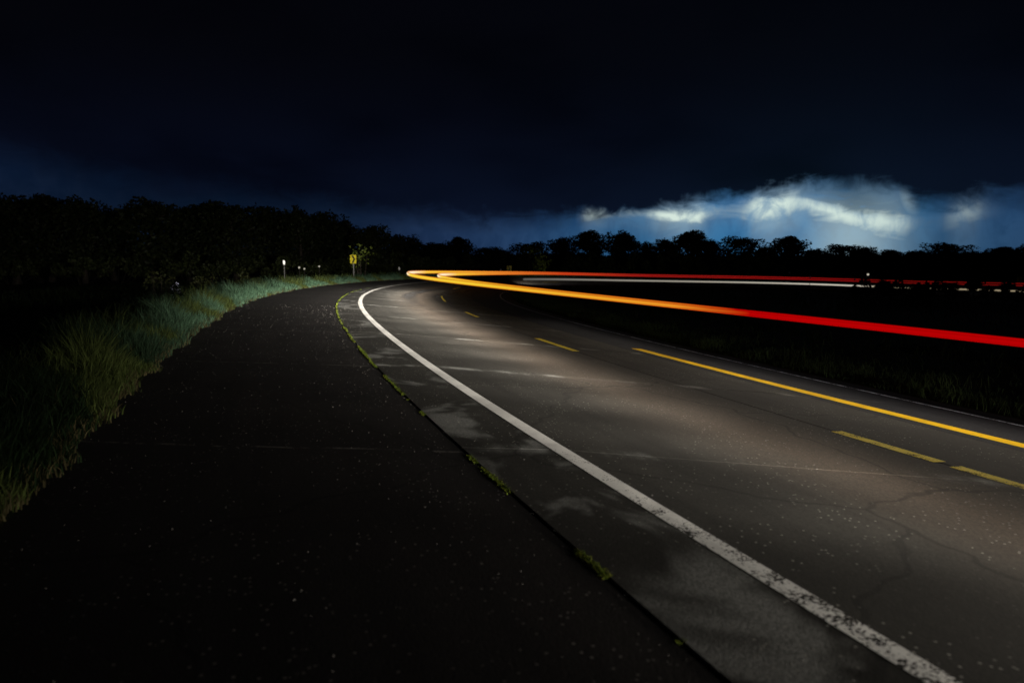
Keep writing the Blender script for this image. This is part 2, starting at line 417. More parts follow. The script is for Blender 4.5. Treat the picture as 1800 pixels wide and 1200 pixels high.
tag(ribbon('grass_verge', -18, 148, [-12, -10, -8, -6.5, -5.4, -4.5, O_GRASS - .02, O_GRASS + .25], [-1.45, -1.0, -.72, -.34, -.06, .02, .01, -.06], M['ground']), kind='structure')
tag(ribbon('infield_verge', -18, 148, [7.2, 7.45, 8.2, 9.5, 11, 13], [-.05, .0, .05, .12, .35, .05], M['ground']), kind='structure')
tag(ribbon('paved_shoulder', -18, 148, [O_GRASS, -3.2, -2.4, -1.6, O_JOINT - .022], -.010, M['shoulder'], ds=.4), kind='structure')
road = tag(ribbon('road', -18, 148, [O_JOINT - .10, 0, 2, O_MID, 5, 7.3], -.030, M['filler']), kind='structure')
bounds = np.arange(-17.2, 147, 4.62)
for k in range(len(bounds) - 1):
    a, c_ = bounds[k] + .013, bounds[k + 1] - .013
    dzk = random.uniform(-.0008, .0008)
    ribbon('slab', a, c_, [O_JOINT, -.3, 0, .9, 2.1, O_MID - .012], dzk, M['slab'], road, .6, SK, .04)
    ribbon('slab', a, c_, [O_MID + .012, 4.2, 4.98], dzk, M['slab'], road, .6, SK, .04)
ribbon('joint_sealant', -17, 147, [O_MID - .03, O_MID + .03], -.014, M['crack'], road)
ribbon('unlit_lane_strip', -17, 147, [4.985, 5.6, 6.4, 7.0], .001, M['unlit_lane'], road, .5, 0, .04)  # shade of the unlit lane side put into a darker strip
ribbon('gravel_edge', -17, 147, [6.95, 7.2, 7.5], [-.012, -.02, -.03], M['gravel'], road)

ribbon('white_edge_line', -3, 147, [-.07, 0, .07], .004, M['white'], road, .25)
ribbon('right_edge_line', 1.5, 147, [O_RIGHT - .035, O_RIGHT + .035], .005, M['white_thin'], road, .25)
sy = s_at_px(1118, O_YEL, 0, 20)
ribbon('amber_trail_stripe', -2, sy, [O_YEL - .12, O_YEL, O_YEL + .12], .005, M['yellow'], road, .25)  # amber light of the trail near the ground, painted as a solid stripe
m, T, b = material('dark_band'); v = so_vec(T)
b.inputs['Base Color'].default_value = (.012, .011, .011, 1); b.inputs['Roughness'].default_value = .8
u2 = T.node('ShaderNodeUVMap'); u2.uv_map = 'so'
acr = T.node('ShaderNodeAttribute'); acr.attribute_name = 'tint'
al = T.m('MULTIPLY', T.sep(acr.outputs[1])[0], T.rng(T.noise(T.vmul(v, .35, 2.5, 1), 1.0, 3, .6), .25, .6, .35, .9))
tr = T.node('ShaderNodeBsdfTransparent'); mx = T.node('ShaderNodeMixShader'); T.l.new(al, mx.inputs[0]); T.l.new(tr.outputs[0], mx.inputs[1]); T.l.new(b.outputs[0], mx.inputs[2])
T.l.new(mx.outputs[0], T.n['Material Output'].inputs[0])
for add in (0.0, 1.4):      # two darker bands through the bend, fading out at both ends
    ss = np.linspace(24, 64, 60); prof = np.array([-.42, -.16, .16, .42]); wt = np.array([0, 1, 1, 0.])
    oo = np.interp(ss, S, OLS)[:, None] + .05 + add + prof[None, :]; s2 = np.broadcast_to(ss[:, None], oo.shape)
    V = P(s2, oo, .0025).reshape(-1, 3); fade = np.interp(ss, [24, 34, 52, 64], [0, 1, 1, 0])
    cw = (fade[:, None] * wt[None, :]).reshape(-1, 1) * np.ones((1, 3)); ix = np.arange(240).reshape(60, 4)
    mesh_obj('bend_band', V, np.stack([ix[:-1, :-1], ix[:-1, 1:], ix[1:, 1:], ix[1:, :-1]], -1).reshape(-1, 4), m, road, False, np.stack([s2, oo], -1).reshape(-1, 2), cw)
def dash(px0, px1, lo, hi, w=.08):
    a, c_ = sorted((s_at_px(px0, O_MID, lo, hi), s_at_px(px1, O_MID, lo, hi)))
    if c_ - a < .5: c_ = a + .5
    ribbon('yellow_dash', a, c_, [O_MID - w, O_MID + w], .005, M['yellow_dash'], road, .25)
s_a = s_at_px(1470, O_MID, 0, 20)
dash(1470, 1655, 0, 20); dash(1676, 2300, 0, 20); dash(945, 1014, 5, 30); dash(818, 840, 8, 36, .05); dash(783, 776, 20, 40, .04)
for k in range(6): ribbon('yellow_dash', 46 + 12 * k, 49 + 12 * k, [O_MID - .055, O_MID + .055], .005, M['yellow_dash'], road, .25)

# ------------------------------------------------------------------ light streaks of the passing vehicle (glowing rods at lamp height)
H_TAIL, H_HEAD = 1.06, .52
def lerp_tab(s, tab):
    ks = [t[0] for t in tab]
    return np.stack([np.interp(s, ks, [t[1][i] for t in tab]) for i in range(3)], -1)
def streak(name, s0, s1, o_add, h, half, core, rim, ds=.9, k=10, wide=.6, halfk=None):
    ss = np.arange(s0, s1 + ds, ds); o = np.interp(ss, S, OLS) + o_add
    t = np.interp(ss, S, th); C = P(ss, o, h)
    nx, ny = np.cos(t), -np.sin(t)
    r = np.interp(ss, [a for a, _ in half], [b for _, b in half])
    an = 2 * np.pi * (np.arange(k) + .5) / k
    ca, sa = np.cos(an), np.sin(an)
    V = np.empty((len(ss), k, 3))
    V[..., 0] = C[:, None, 0] + nx[:, None] * r[:, None] * wide * ca
    V[..., 1] = C[:, None, 1] + ny[:, None] * r[:, None] * wide * ca
    V[..., 2] = C[:, None, 2] + r[:, None] * sa
    cc = lerp_tab(ss, core)[:, None, :]; cr = lerp_tab(ss, rim)[:, None, :]
    w = np.clip((abs(sa) - .62) / .3, 0, 1)[None, :, None]
    band = (1 + .10 * np.sin(an * 5 + 1.0) + .06 * np.sin(an * 9))[None, :, None]
    colr = cc * band * (1 - w) + cr * w
    ix = np.arange(len(ss) * k).reshape(len(ss), k)
    F = np.stack([ix[:-1], np.roll(ix[:-1], -1, 1), np.roll(ix[1:], -1, 1), ix[1:]], -1).reshape(-1, 4)
    V = V.reshape(-1, 3); colr = np.broadcast_to(colr, (len(ss), k, 3)).reshape(-1, 3)
    # closing caps
    V = np.concatenate([V, C[:1], C[-1:]]); colr = np.concatenate([colr, cc[0], cc[-1]])
    a, b_ = len(V) - 2, len(V) - 1
    j = np.arange(k)
    cap = np.concatenate([np.stack([ix[0, (j + 1) % k], ix[0, j], np.full(k, a), np.full(k, a)], -1), np.stack([ix[-1, j], ix[-1, (j + 1) % k], np.full(k, b_), np.full(k, b_)], -1)])
    faces = [tuple(map(int, f)) for f in F] + [tuple(map(int, f[:3])) for f in cap]
    return mesh_obj(name, V, faces, M['glow'], None, True, None, colr)
def o_at(s): return float(np.interp(s, S, OLS))
def s_trail(px, lo, hi, add=0.0):
    ss = np.arange(lo, hi, .1); p = P(ss, np.interp(ss, S, OLS) + add, H_TAIL); a = math.atan(149 / 1200)
    d = p[:, 1] * math.cos(a) - (p[:, 2] - HCAM) * math.sin(a); u = 900 + 1200 * p[:, 0] / np.maximum(d, .3)
    return ss, u
def s_px(px, lo, hi, add=0.0):
    ss, u = s_trail(px, lo, hi, add); return float(ss[np.argmin(abs(u - px))])
HALF = [(-6, .034), (6, .038), (14, .046), (25, .066), (40, .088), (52, .085), (65, .062), (90, .046), (110, .040), (150, .034)]
RED, DRED = (.46, .0, .0008), (.10, 0, 0)
for add, nm, lab in ((0.0, 'tail_light_streak', 'long orange and red tail light streak whose turning point lies farther left'),
                     (1.4, 'tail_light_streak', 'inner orange and red tail light streak turning nearer the yellow dashes')):
    ss, u = s_trail(0, 6, 75, add); sap = float(ss[np.argmin(u)])
    s1, s2 = s_px(1290, 0, sap, add), s_px(1200, 0, sap, add)
    s3, s4, s5 = s_px(860, sap, 140, add), s_px(990, sap, 140, add), s_px(1120, sap, 140, add)
    core = [(-20, RED), (s1, RED), (s2, (.80, .27, .018)), (s_px(1000, 0, sap, add), (.87, .43, .026)), (s_px(830, 0, sap, add), (.94, .62, .035)),
            (sap - 4.5, (.96, .66, .05)), (sap - 1.5, (1.1, .92, .62)), (sap + 4, (1.1, .92, .62)), (sap + 9, (.95, .60, .04)), (s3, (.86, .30, .03)), (s4, (.66, .06, .012)), (s5, (.36, .010, .010)), (s_px(1490, sap, 140, add), (.26, .004, .006)), (s_px(1540, sap, 140, add), (.15, .004, .003)), (150, (.13, .004, .003))]
    rim = [(-20, (.34, 0, 0)), (s1, (.34, 0, 0)), (s2, (.42, .015, 0)), (sap - 3, (.55, .08, 0)), (sap, (.8, .35, .05)), (sap + 4, (.7, .12, .01)), (s4, (.35, .01, 0)), (150, (.16, 0, .002))]
    tag(streak(nm, -6, 138, add, H_TAIL - (.02 if add else 0), HALF, core, rim), lab, 'light streak', 'tail light streaks of the passing vehicle')
s6 = s_px(870, 62, 140, .7)
hc = [(s6, (.10, .10, .09)), (s_px(1000, 62, 140, .7), (.19, .18, .155)), (s_px(1250, 62, 140, .7), (.36, .33, .27)), (s_px(1500, 62, 140, .7), (.62, .57, .48)), (s_px(1550, 62, 140, .7), (.34, .28, .18)), (150, (.30, .24, .14))]
hr = [(s, tuple(x * .45 for x in c)) for s, c in hc]
tag(streak('headlight_streak', s6, 138, .7, H_HEAD, [(0, .10), (90, .09), (150, .06)], hc, hr), 'pale streak of the headlights running below the red one along the far road', 'light streak')

# unseen spots added along the near lane for the light of passing headlights
def road_spot(s, power, aim_down, aim_side, cone, h=1.1, o=2.5, col=(1, .94, .84)):
    p = P(s, o, h); t = float(np.interp(s, S, th)) + math.radians(aim_side)
    L = bpy.data.lights.new('added_road_spot', 'SPOT'); L.energy = power; L.color = col
    L.spot_size = math.radians(cone); L.spot_blend = 1.0; L.shadow_soft_size = .3
    ob = bpy.data.objects.new('added_road_spot', L); COL.objects.link(ob); ob.location = p
    d = Vector((math.sin(t), math.cos(t), -math.tan(math.radians(aim_down))))
    ob.rotation_euler = d.to_track_quat('-Z', 'Y').to_euler()
road_spot(-15, 7000, 11, -3, 44, 1.2)
road_spot(-6, 900, 6, 16, 40, 1.1, o=5.2)  # added spot turned right to brighten the inner verge
for k in range(18):
    s_ = -2 + 2.2 * k
    road_spot(s_, float(np.interp(s_, [-3, 6, 14, 24, 30, 36], [480, 1050, 1900, 2500, 2300, 1500])), 11, -8, 45, 1.25)
road_spot(62, 2500, 5, 0, 60, o=4.5)
for s_ in np.arange(-4, 35.5, 2.0):  # added left-turned spots that brighten the edge line, shoulder and verge
    road_spot(s_, float(np.interp(s_, [-4, 1, 5, 9, 13, 18, 23, 28, 34], [110, 280, 500, 880, 1350, 1850, 2050, 2150, 1900])), 13, -26, 58, 1.35)
# unseen side-facing strips added to wash the amber stripe and the lane
for k in range(5):
    a0, a1 = -3 + 5 * k, 2 + 5 * k
    sm = (a0 + a1) / 2; p = P(sm, 6.2, 1.15); t = float(np.interp(sm, S, th))
    L = bpy.data.lights.new('lane_wash_strip', 'AREA'); L.shape = 'RECTANGLE'; L.size = 5.0; L.size_y = .3
    L.energy = (46, 46, 38, 18, 9)[k]; L.color = (1, .90, .74)
    ob = bpy.data.objects.new('lane_wash_strip', L); COL.objects.link(ob); ob.location = p
    n_ = Vector((-math.cos(t), math.sin(t), -.55)).normalized(); tx = Vector((math.sin(t), math.cos(t), 0)); ty = n_.cross(tx) * -1
    from mathutils import Matrix
    ob.rotation_euler = Matrix((tx, (-n_).cross(tx), -n_)).transposed().to_euler()

# ------------------------------------------------------------------ grass, weeds, pebbles
def blades(name, pos, height, width, lean, tint, mat, kind='stuff'):
    n = len(pos); az = rng.uniform(0, 2 * np.pi, n); la = rng.uniform(0, 2 * np.pi, n)
    dx, dy = np.cos(az), np.sin(az)
    lx, ly = np.cos(la) * lean * height, np.sin(la) * lean * height
    V = np.empty((n, 5, 3))
    for i, (sg, f, wf) in enumerate(((-1, 0, 1), (1, 0, 1), (1, .55, .8), (-1, .55, .8), (0, 1, 0))):
        bend = f ** 1.8
        V[:, i, 0] = pos[:, 0] + sg * dx * width * wf / 2 + lx * bend
        V[:, i, 1] = pos[:, 1] + sg * dy * width * wf / 2 + ly * bend
        V[:, i, 2] = pos[:, 2] + height * (f * (1 - .25 * lean * f))
    b = np.arange(n)[:, None] * 5
    F = np.concatenate([b + np.array([[0, 1, 2]]), b + np.array([[0, 2, 3]]), b + np.array([[3, 2, 4]])])
    C = np.repeat(tint[:, None, :], 5, 1)
    return tag(mesh_obj(name, V.reshape(-1, 3), F, mat, None, False, None, C.reshape(-1, 3)), kind=kind)
def vnoise(x, y, f):      # cheap smooth value noise for clumping
    return .5 + .25 * (np.sin(x * f * 1.3 + 1.7 * np.sin(y * f * .9)) + np.sin(y * f * 1.7 + 2.1 * np.sin(x * f * 1.1 + .6)))

def verge_grass():
    N = 120000
    s = -2 + 92 * rng.random(N) ** 1.45; d = rng.exponential(.72, N)
    o = O_GRASS + .02 + .22 * vnoise(s * 1.0, s * .37 + 2, 2.6) * rng.random(N) - d
    k = (d < 6) & (o > -10.5); s, o, d = s[k], o[k], d[k]
    p = P(s, o); zz = np.interp(-o, [0, -O_GRASS, 4.5, 5.4, 6.5, 8, 10, 12], [-.06, .0, .02, -.06, -.34, -.72, -1.0, -1.45]); p[:, 2] += zz
    cl = vnoise(p[:, 0], p[:, 1], 2.3)
    edge = np.clip((d - .02) / .9, 0, 1)
    h = (.10 + .38 * edge ** .7) * (.45 + 1.0 * cl) * rng.uniform(.65, 1.25, len(s))
    far = np.clip(s / 60, 0, 1)
    w = .010 + .016 * far * rng.uniform(.7, 1.3, len(s))
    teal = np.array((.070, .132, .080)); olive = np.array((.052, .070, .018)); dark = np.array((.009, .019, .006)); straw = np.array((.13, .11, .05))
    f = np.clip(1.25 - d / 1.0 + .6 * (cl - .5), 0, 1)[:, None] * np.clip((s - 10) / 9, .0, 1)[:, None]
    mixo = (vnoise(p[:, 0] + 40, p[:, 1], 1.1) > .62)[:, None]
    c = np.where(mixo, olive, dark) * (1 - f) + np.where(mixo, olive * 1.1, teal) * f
    c *= rng.uniform(.3, 1.5, (len(s), 1)) * np.interp(d, [0, .6, 1.3], [1.7, 1.4, .8])[:, None]  # brightening by headlights beside the pavement put into the blade colour
    st = rng.random(len(s)) < np.where(d < .12, .5, .03); c[st] = straw * rng.uniform(.5, 1.1, (st.sum(), 1)); h[st] *= .75
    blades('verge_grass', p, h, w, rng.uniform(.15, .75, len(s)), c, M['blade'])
    # grass on the inside of the bend and in the field
    N = 45000
    s = rng.uniform(-2, 112, N); d = rng.exponential(.8, N); o = 7.35 + d; k = (d < 4)
    s, o, d = s[k], o[k], d[k]; p = P(s, o); p[:, 2] += np.interp(o, [7.2, 7.45, 8.2, 9.5, 11, 13], [-.05, 0, .05, .12, .35, .05])
    cl = vnoise(p[:, 0], p[:, 1], 1.6); h = (.06 + .22 * cl) * rng.uniform(.6, 1.2, len(s))
    c = (np.array((.028, .050, .016)) + cl[:, None] * np.array((.03, .034, .010))) * rng.uniform(.6, 1.3, (len(s), 1))
    blades('infield_grass', p, h, .008 + .012 * np.clip(s / 40, 0, 1), rng.uniform(.2, .8, len(s)), c, M['blade'])
    N = 60000
    x = rng.uniform(-45, 45, N); y = rng.uniform(2, 100, N); s, o, dd = road_so(x, y)
    k = (dd > 9.8) | ((o > 10.3) | (o < -9)) ; x, y, o = x[k], y[k], o[k]
    k = (o > 9.5) | (o < -8.5); x, y = x[k], y[k]
    p = np.stack([x, y, terrain(x, y) - .12], -1); cl = vnoise(x, y, .5)
    c = np.array((.022, .036, .012)) * rng.uniform(.5, 1.4, (len(x), 1))
    blades('meadow_grass', p, (.20 + .35 * cl) * rng.uniform(.7, 1.2, len(x)), np.full(len(x), .03), rng.uniform(.2, .7, len(x)), c, M['blade'])
verge_grass()

def joint_weeds():
    N = 34000
    s = -1 + 41 * rng.random(N) ** 1.3
    patch = vnoise(s * 2.2, s * .7 + 3, 1.0) + .35 * vnoise(s * 9, s * 5, 1.0)
    keep = patch > np.interp(s, [0, 4, 7.5, 10, 14, 22, 30, 40], [.80, .76, .66, .56, .42, .28, .36, .8])
    s = s[keep]; o = O_JOINT - .012 + .018 * (vnoise(s * 5, s * 2, 1.0) - .5) + rng.normal(0, .012, len(s)); p = P(s, o); p[:, 2] = P(s, np.full_like(s, O_JOINT))[:, 2] - .012
    h = rng.uniform(.006, .022, len(s)) + .018 * vnoise(s * 3, s, 1.0) ** 2 * vnoise(s * 11, s * 2, 1.0)
    c = np.array((.20, .225, .028)) * rng.uniform(.2, 1.4, (len(s), 1)); c[:, 0] *= rng.uniform(.65, 1.1, len(s))
    blades('joint_weeds', p, h, np.interp(s, [0, 30], [.006, .016]), rng.uniform(.3, 1.1, len(s)), c, M['blade'])
joint_weeds()

def pebbles():
    N = 2000
    s = 0 + 24 * rng.random(N) ** 1.2
    o = np.where(rng.random(N) < .55, rng.uniform(-3.7, -.8, N), rng.normal(-.55, .45, N)); o = np.clip(o, -3.7, 3.2)
    r = .0014 + .0036 * rng.random(N) ** 5 + np.interp(s, [0, 8, 24], [0, .0022, .0065])
    dz = np.where(o < O_JOINT - .03, -.010, .003)
    p = P(s, o, 0); p[:, 2] += dz + r * .5
    base = np.array([(1, 0, 0), (0, 1, 0), (-1, 0, 0), (0, -1, 0), (0, 0, .8), (0, 0, -.6)], float)
    sc_ = rng.uniform(.6, 1.4, (N, 6, 1)) * r[:, None, None]
    an = rng.uniform(0, 6.28, N); ca, sa = np.cos(an), np.sin(an)
    V = base[None] * sc_; X = V[..., 0] * ca[:, None] - V[..., 1] * sa[:, None]; Y = V[..., 0] * sa[:, None] + V[..., 1] * ca[:, None]
    V = np.stack([X, Y, V[..., 2]], -1) + p[:, None, :]
    f = np.array([(0, 1, 4), (1, 2, 4), (2, 3, 4), (3, 0, 4), (1, 0, 5), (2, 1, 5), (3, 2, 5), (0, 3, 5)])
    F = (np.arange(N)[:, None, None] * 6 + f[None]).reshape(-1, 3)
    tag(mesh_obj('loose_grit', V.reshape(-1, 3), F, M['stone']), kind='stuff')
pebbles()

# ------------------------------------------------------------------ trees and shrubs
def leaf_cloud(clumps, n_per, leaf, tintA, tintB, seed):
    """leaf-sized quads spread through clumps (centre, radius); returns verts, faces, tints"""
    r = np.random.default_rng(seed); Vs = []; Cs = []
    for (cx, cy, cz, cr) in clumps:
        n = max(10, int(n_per * (cr ** 2)))
        d = r.normal(size=(n, 3)); d /= np.linalg.norm(d, axis=1)[:, None]
        rad = cr * (.45 + .6 * r.random(n) ** .6)
        c = np.array((cx, cy, cz)) + d * rad[:, None] * np.array((1, 1, .95))
        a = r.normal(size=(n, 3)); a /= np.linalg.norm(a, axis=1)[:, None]
        b = np.cross(a, r.normal(size=(n, 3))); b /= np.linalg.norm(b, axis=1)[:, None]
        sz = leaf * r.uniform(.6, 1.4, (n, 1))
        Vs.append(np.stack([c - a * sz, c + b * sz * .55, c + a * sz, c - b * sz * .55], 1))
        t = np.array(tintA) + (np.array(tintB) - np.array(tintA)) * r.random((n, 1))
        Cs.append(np.repeat((t * r.uniform(.7, 1.2, (n, 1)))[:, None, :], 4, 1))
    V = np.concatenate(Vs).reshape(-1, 3); C = np.concatenate(Cs).reshape(-1, 3)
    return V, np.arange(len(V)).reshape(-1, 4), C
def tree_proto(seed, spread, base_h, n_limb, shape):
    """unit tree 10 m tall: trunk with limbs, crown of leaf clumps at the limb ends"""
    r = random.Random(seed); mb = MB(); clumps = []
    tr = [(0, 0, -.4)]; rad = [.34]
    x = y = 0
    for i in range(1, 7):
        x += r.uniform(-.18, .18); y += r.uniform(-.18, .18); tr.append((x, y, i * 1.35)); rad.append(.30 * (1 - i / 7.5))
    mb.tube(tr, rad, 8)
    for i in range(n_limb):
        f = (i + r.random()) / n_limb
        z0 = base_h + f * (8.2 - base_h); an = i * 2.4 + r.uniform(-.5, .5)
        L = spread * shape(f) * r.uniform(.7, 1.15)
        k = min(5, int(z0 / 1.35)); p0 = Vector(tr[k]).lerp(Vector(tr[k + 1]), (z0 / 1.35) - k) if z0 / 1.35 < 6 else Vector(tr[6])
        d = Vector((math.cos(an), math.sin(an), r.uniform(.15, .6)))
        p1 = p0 + d * L * .5 + Vector((0, 0, .1)); p2 = p0 + d * L * .9 + Vector((0, 0, r.uniform(-.1, .4)))
        mb.tube([p0, p1, p2], [.11 * (1.1 - f * .6), .07, .02], 5)
        for q in range(3):
            c = p0.lerp(p2, .45 + .3 * q) + Vector((r.uniform(-.4, .4), r.uniform(-.4, .4), r.uniform(-.2, .5)))
            clumps.append((c.x, c.y, c.z, r.uniform(.75, 1.35)))
    for q in range(3): clumps.append((tr[6][0] + r.uniform(-.6, .6), tr[6][1] + r.uniform(-.6, .6), 8.3 + .35 * q, r.uniform(.7, 1.1)))
    V, F, C = leaf_cloud(clumps, 85, .21, (.006, .010, .003), (.017, .022, .006), seed)
    me_c = bpy.data.meshes.new('crown'); tmp = mesh_obj('crown', V, F, M['leaf'], None, False, None, C); me_c = tmp.data; bpy.data.objects.remove(tmp)
    tmp = mb.build('trunk', M['bark'], None, True); me_t = tmp.data; bpy.data.objects.remove(tmp)
    top = V[:, 2].max(); wid = np.percentile(abs(V[:, :2]), 97) * 2
    return me_t, me_c, top, wid
PROT = [tree_proto(11, 3.1, 1.3, 20, lambda f: math.sin(math.pi * (.25 + .68 * f))),
        tree_proto(23, 3.5, 1.2, 20, lambda f: 1.0 - .55 * f),
        tree_proto(37, 2.8, 1.4, 19, lambda f: .75 + .3 * math.sin(3.1 * f)),
        tree_proto(41, 3.2, 1.1, 21, lambda f: math.sin(math.pi * (.35 + .55 * f))),
        tree_proto(59, 2.4, 1.2, 18, lambda f: 1.05 - .75 * f)]
def ground_z(x, y): return float(terrain(np.array([x]), np.array([y]))[0]) - .06
def px_xy(px, d): return (px - 900) / 1200 * d, d
def put_tree(px, top, w, d, k, label, group, name='tree'):
    x, y = px_xy(px, d); z = ground_z(x, y)
    me_t, me_c, ht, wd = PROT[k]
    Ht = HCAM + (451 - top) / 1200 * d - z; W = w / 1200 * d
    e = empty(name, (x, y, z)); e.rotation_euler.z = random.uniform(0, 6.28)
    sx = W / wd; e.scale = (sx, sx, Ht / ht)
    tag(e, label, 'tree', group)
    link(bpy.data.objects.new('trunk', me_t), e); link(bpy.data.objects.new('crown', me_c), e)
ORD = ['first', 'second', 'third', 'fourth', 'fifth', 'sixth', 'seventh', 'eighth', 'ninth', 'tenth', 'eleventh', 'twelfth', 'thirteenth', 'fourteenth', 'fifteenth', 'sixteenth', 'seventeenth', 'eighteenth', 'nineteenth', 'twentieth']
LEFT = [(-30, 338, 150, 62), (35, 334, 130, 60), (95, 343, 110, 66), (152, 346, 100, 62), (205, 360, 110, 70), (272, 345, 130, 62), (335, 358, 100, 68), (375, 357, 100, 72), (420, 352, 110, 64), (478, 358, 100, 70), (530, 364, 80, 66), (572, 366, 100, 68), (606, 386, 70, 76)]
for i, (px, tp, w, d) in enumerate(LEFT):
    put_tree(px, tp + (i * 5) % 7 - 3, w * .98, d * 1.35, (i * 2 + i // 3) % 4, 'dark leafy tree, %s from the left edge in the tall left-hand treeline' % ORD[i], 'trees of the left-hand treeline')
MIDT = [(657, 392, 62, 70), (690, 410, 60, 78), (722, 418, 60, 92), (758, 426, 66, 95), (806, 416, 44, 100), (780, 428, 50, 110), (852, 433, 44, 130), (878, 436, 40, 140)]
for i, (px, tp, w, d) in enumerate(MIDT):
    put_tree(px, tp, w * 1.25, d * 1.25, (i + 1) % 5, 'dark tree, %s from the left in the low row behind the streak\'s turning point' % ORD[i], 'trees beyond the bend')
RIGHT = [(928, 424, 76, 92), (988, 414, 62, 120), (1034, 404, 70, 120), (1092, 405, 84, 118), (1130, 424, 50, 125), (1168, 418, 62, 128), (1212, 404, 84, 116), (1246, 420, 50, 124), (1304, 414, 76, 120), (1344, 432, 50, 130), (1383, 414, 74, 118), (1430, 436, 62, 140), (1482, 428, 76, 132), (1514, 432, 56, 128), (1562, 438, 62, 140), (1612, 438, 70, 140), (1664, 425, 78, 120), (1706, 441, 60, 136), (1758, 433, 76, 118), (1806, 428, 84, 116)]
for i, (px, tp, w, d) in enumerate(RIGHT):
    put_tree(px, tp, w * .95, d, (i * 3 + 2) % 4, 'dark silhouetted tree, %s from the left in the treeline under the bright cloud gap' % ORD[i], 'trees of the right-hand treeline')

def leafy(name, px, d, top, w, label, cat='shrub', tA=(.014, .020, .006), tB=(.03, .038, .010), seed=0, leaf=.075, dens=240, group=None, base=None):
    x, y = px_xy(px, d); z = ground_z(x, y); H_ = HCAM + (451 - top) / 1200 * d - z; W = w / 1200 * d
    r = random.Random(seed + 100 + int(px)); cl = []; mb = MB()
    for i in range(max(7, int(7 * W / max(H_, .4)))):
        fx = r.uniform(-.5, .5); hh = H_ * (1 - 1.1 * fx * fx) * r.uniform(.35, .86)
        cl.append((fx * W, r.uniform(-.3, .3) * W * .5, hh, H_ * r.uniform(.12, .24)))
        mb.tube([(fx * W * .3, 0, -.1), (fx * W * .8, cl[-1][1] * .6, hh * .5), cl[-1][:3]], [.02, .014, .006], 5)
    e = empty(name, (x, y, z)); tag(e, label, cat, group)
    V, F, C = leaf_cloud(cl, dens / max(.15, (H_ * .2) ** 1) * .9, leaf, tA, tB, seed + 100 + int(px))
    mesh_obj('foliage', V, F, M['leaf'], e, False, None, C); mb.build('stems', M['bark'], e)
# hedge-like bushes below the trees, so that no sky shows between the trunks
i = 0
for px in range(-40, 660, 62):
    leafy('shrub', px, 76 + (i % 3) * 4, 440 + (i * 7) % 13, 95, 'dark bush, %s from the left under the left-hand treeline' % ORD[i], seed=5 + i, leaf=.18, dens=150, group='undergrowth of the left-hand treeline'); i += 1
i = 0
for px in range(655, 900, 50):
    leafy('shrub', px, 84 + (i % 3) * 3, 440 + (i * 5) % 9, 90, 'dark bush, %s from the left beyond the turning point of the streaks' % ORD[i], seed=25 + i, leaf=.24, dens=150, group='undergrowth beyond the bend'); i += 1
i = 0
for px in range(915, 1850, 66):
    leafy('shrub', px, 100 + (i % 3) * 4, 440 + (i * 5) % 9, 110, 'dark bush, %s from the left under the right-hand treeline' % ORD[i], seed=45 + i, leaf=.26, dens=150, group='undergrowth of the right-hand treeline'); i += 1
# bushes of the infield that break up the far streaks at right
for i, (px, tp, w, d) in enumerate([(1530, 484, 62, 40), (1588, 487, 56, 41), (1630, 486, 60, 39), (1672, 489, 44, 41), (1722, 487, 60, 40), (1764, 490, 48, 42), (1808, 491, 50, 40)]):
    leafy('shrub', px, d, tp, w, 'low dark infield bush, %s from the left, in front of the far streaks' % ORD[i], seed=80 + i, leaf=.075, dens=620, group='infield bushes')
for i, (px, tp, w, d) in enumerate([(282, 470, 40, 44), (372, 471, 50, 46), (430, 473, 66, 47)]):
    leafy('shrub', px, d, tp, w, ('small olive bush left of the wider ones in the left meadow', 'middle olive bush in the left meadow behind the verge', 'widest olive bush in the left meadow near the white marker post')[i], seed=95 + i, tA=(.016, .020, .006), tB=(.032, .036, .010), leaf=.07, dens=140)
leafy('flowering_weed', 310, 33, 489, 16, 'small pale bluish flowering weed alone in the dark left meadow', 'plant', (.30, .30, .42), (.55, .55, .70), 7, .035, 60)
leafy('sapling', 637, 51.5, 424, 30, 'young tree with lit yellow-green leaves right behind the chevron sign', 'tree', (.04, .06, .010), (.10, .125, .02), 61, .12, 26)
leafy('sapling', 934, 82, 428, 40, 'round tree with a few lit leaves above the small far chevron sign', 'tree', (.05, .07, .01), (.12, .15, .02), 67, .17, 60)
# far wood closing the view behind both treelines
def far_wood():
    cl = []; r = random.Random(3)
    for k in range(420):
        a = math.radians(-48 + 98 * k / 420); d = r.uniform(170, 200)
        x, y = d * math.sin(a), d * math.cos(a); h = r.uniform(.8, 2.2)
        for z in (.8, h * .55, h): cl.append((x + r.uniform(-1, 1), y, z - 1.6, r.uniform(1.6, 2.4)))
    V, F, C = leaf_cloud(cl, 22, .6, (.02, .03, .008), (.05, .06, .015), 9)
    tag(mesh_obj('distant_wood', V, F, M['leaf'], None, False, None, C), kind='stuff')
far_wood()

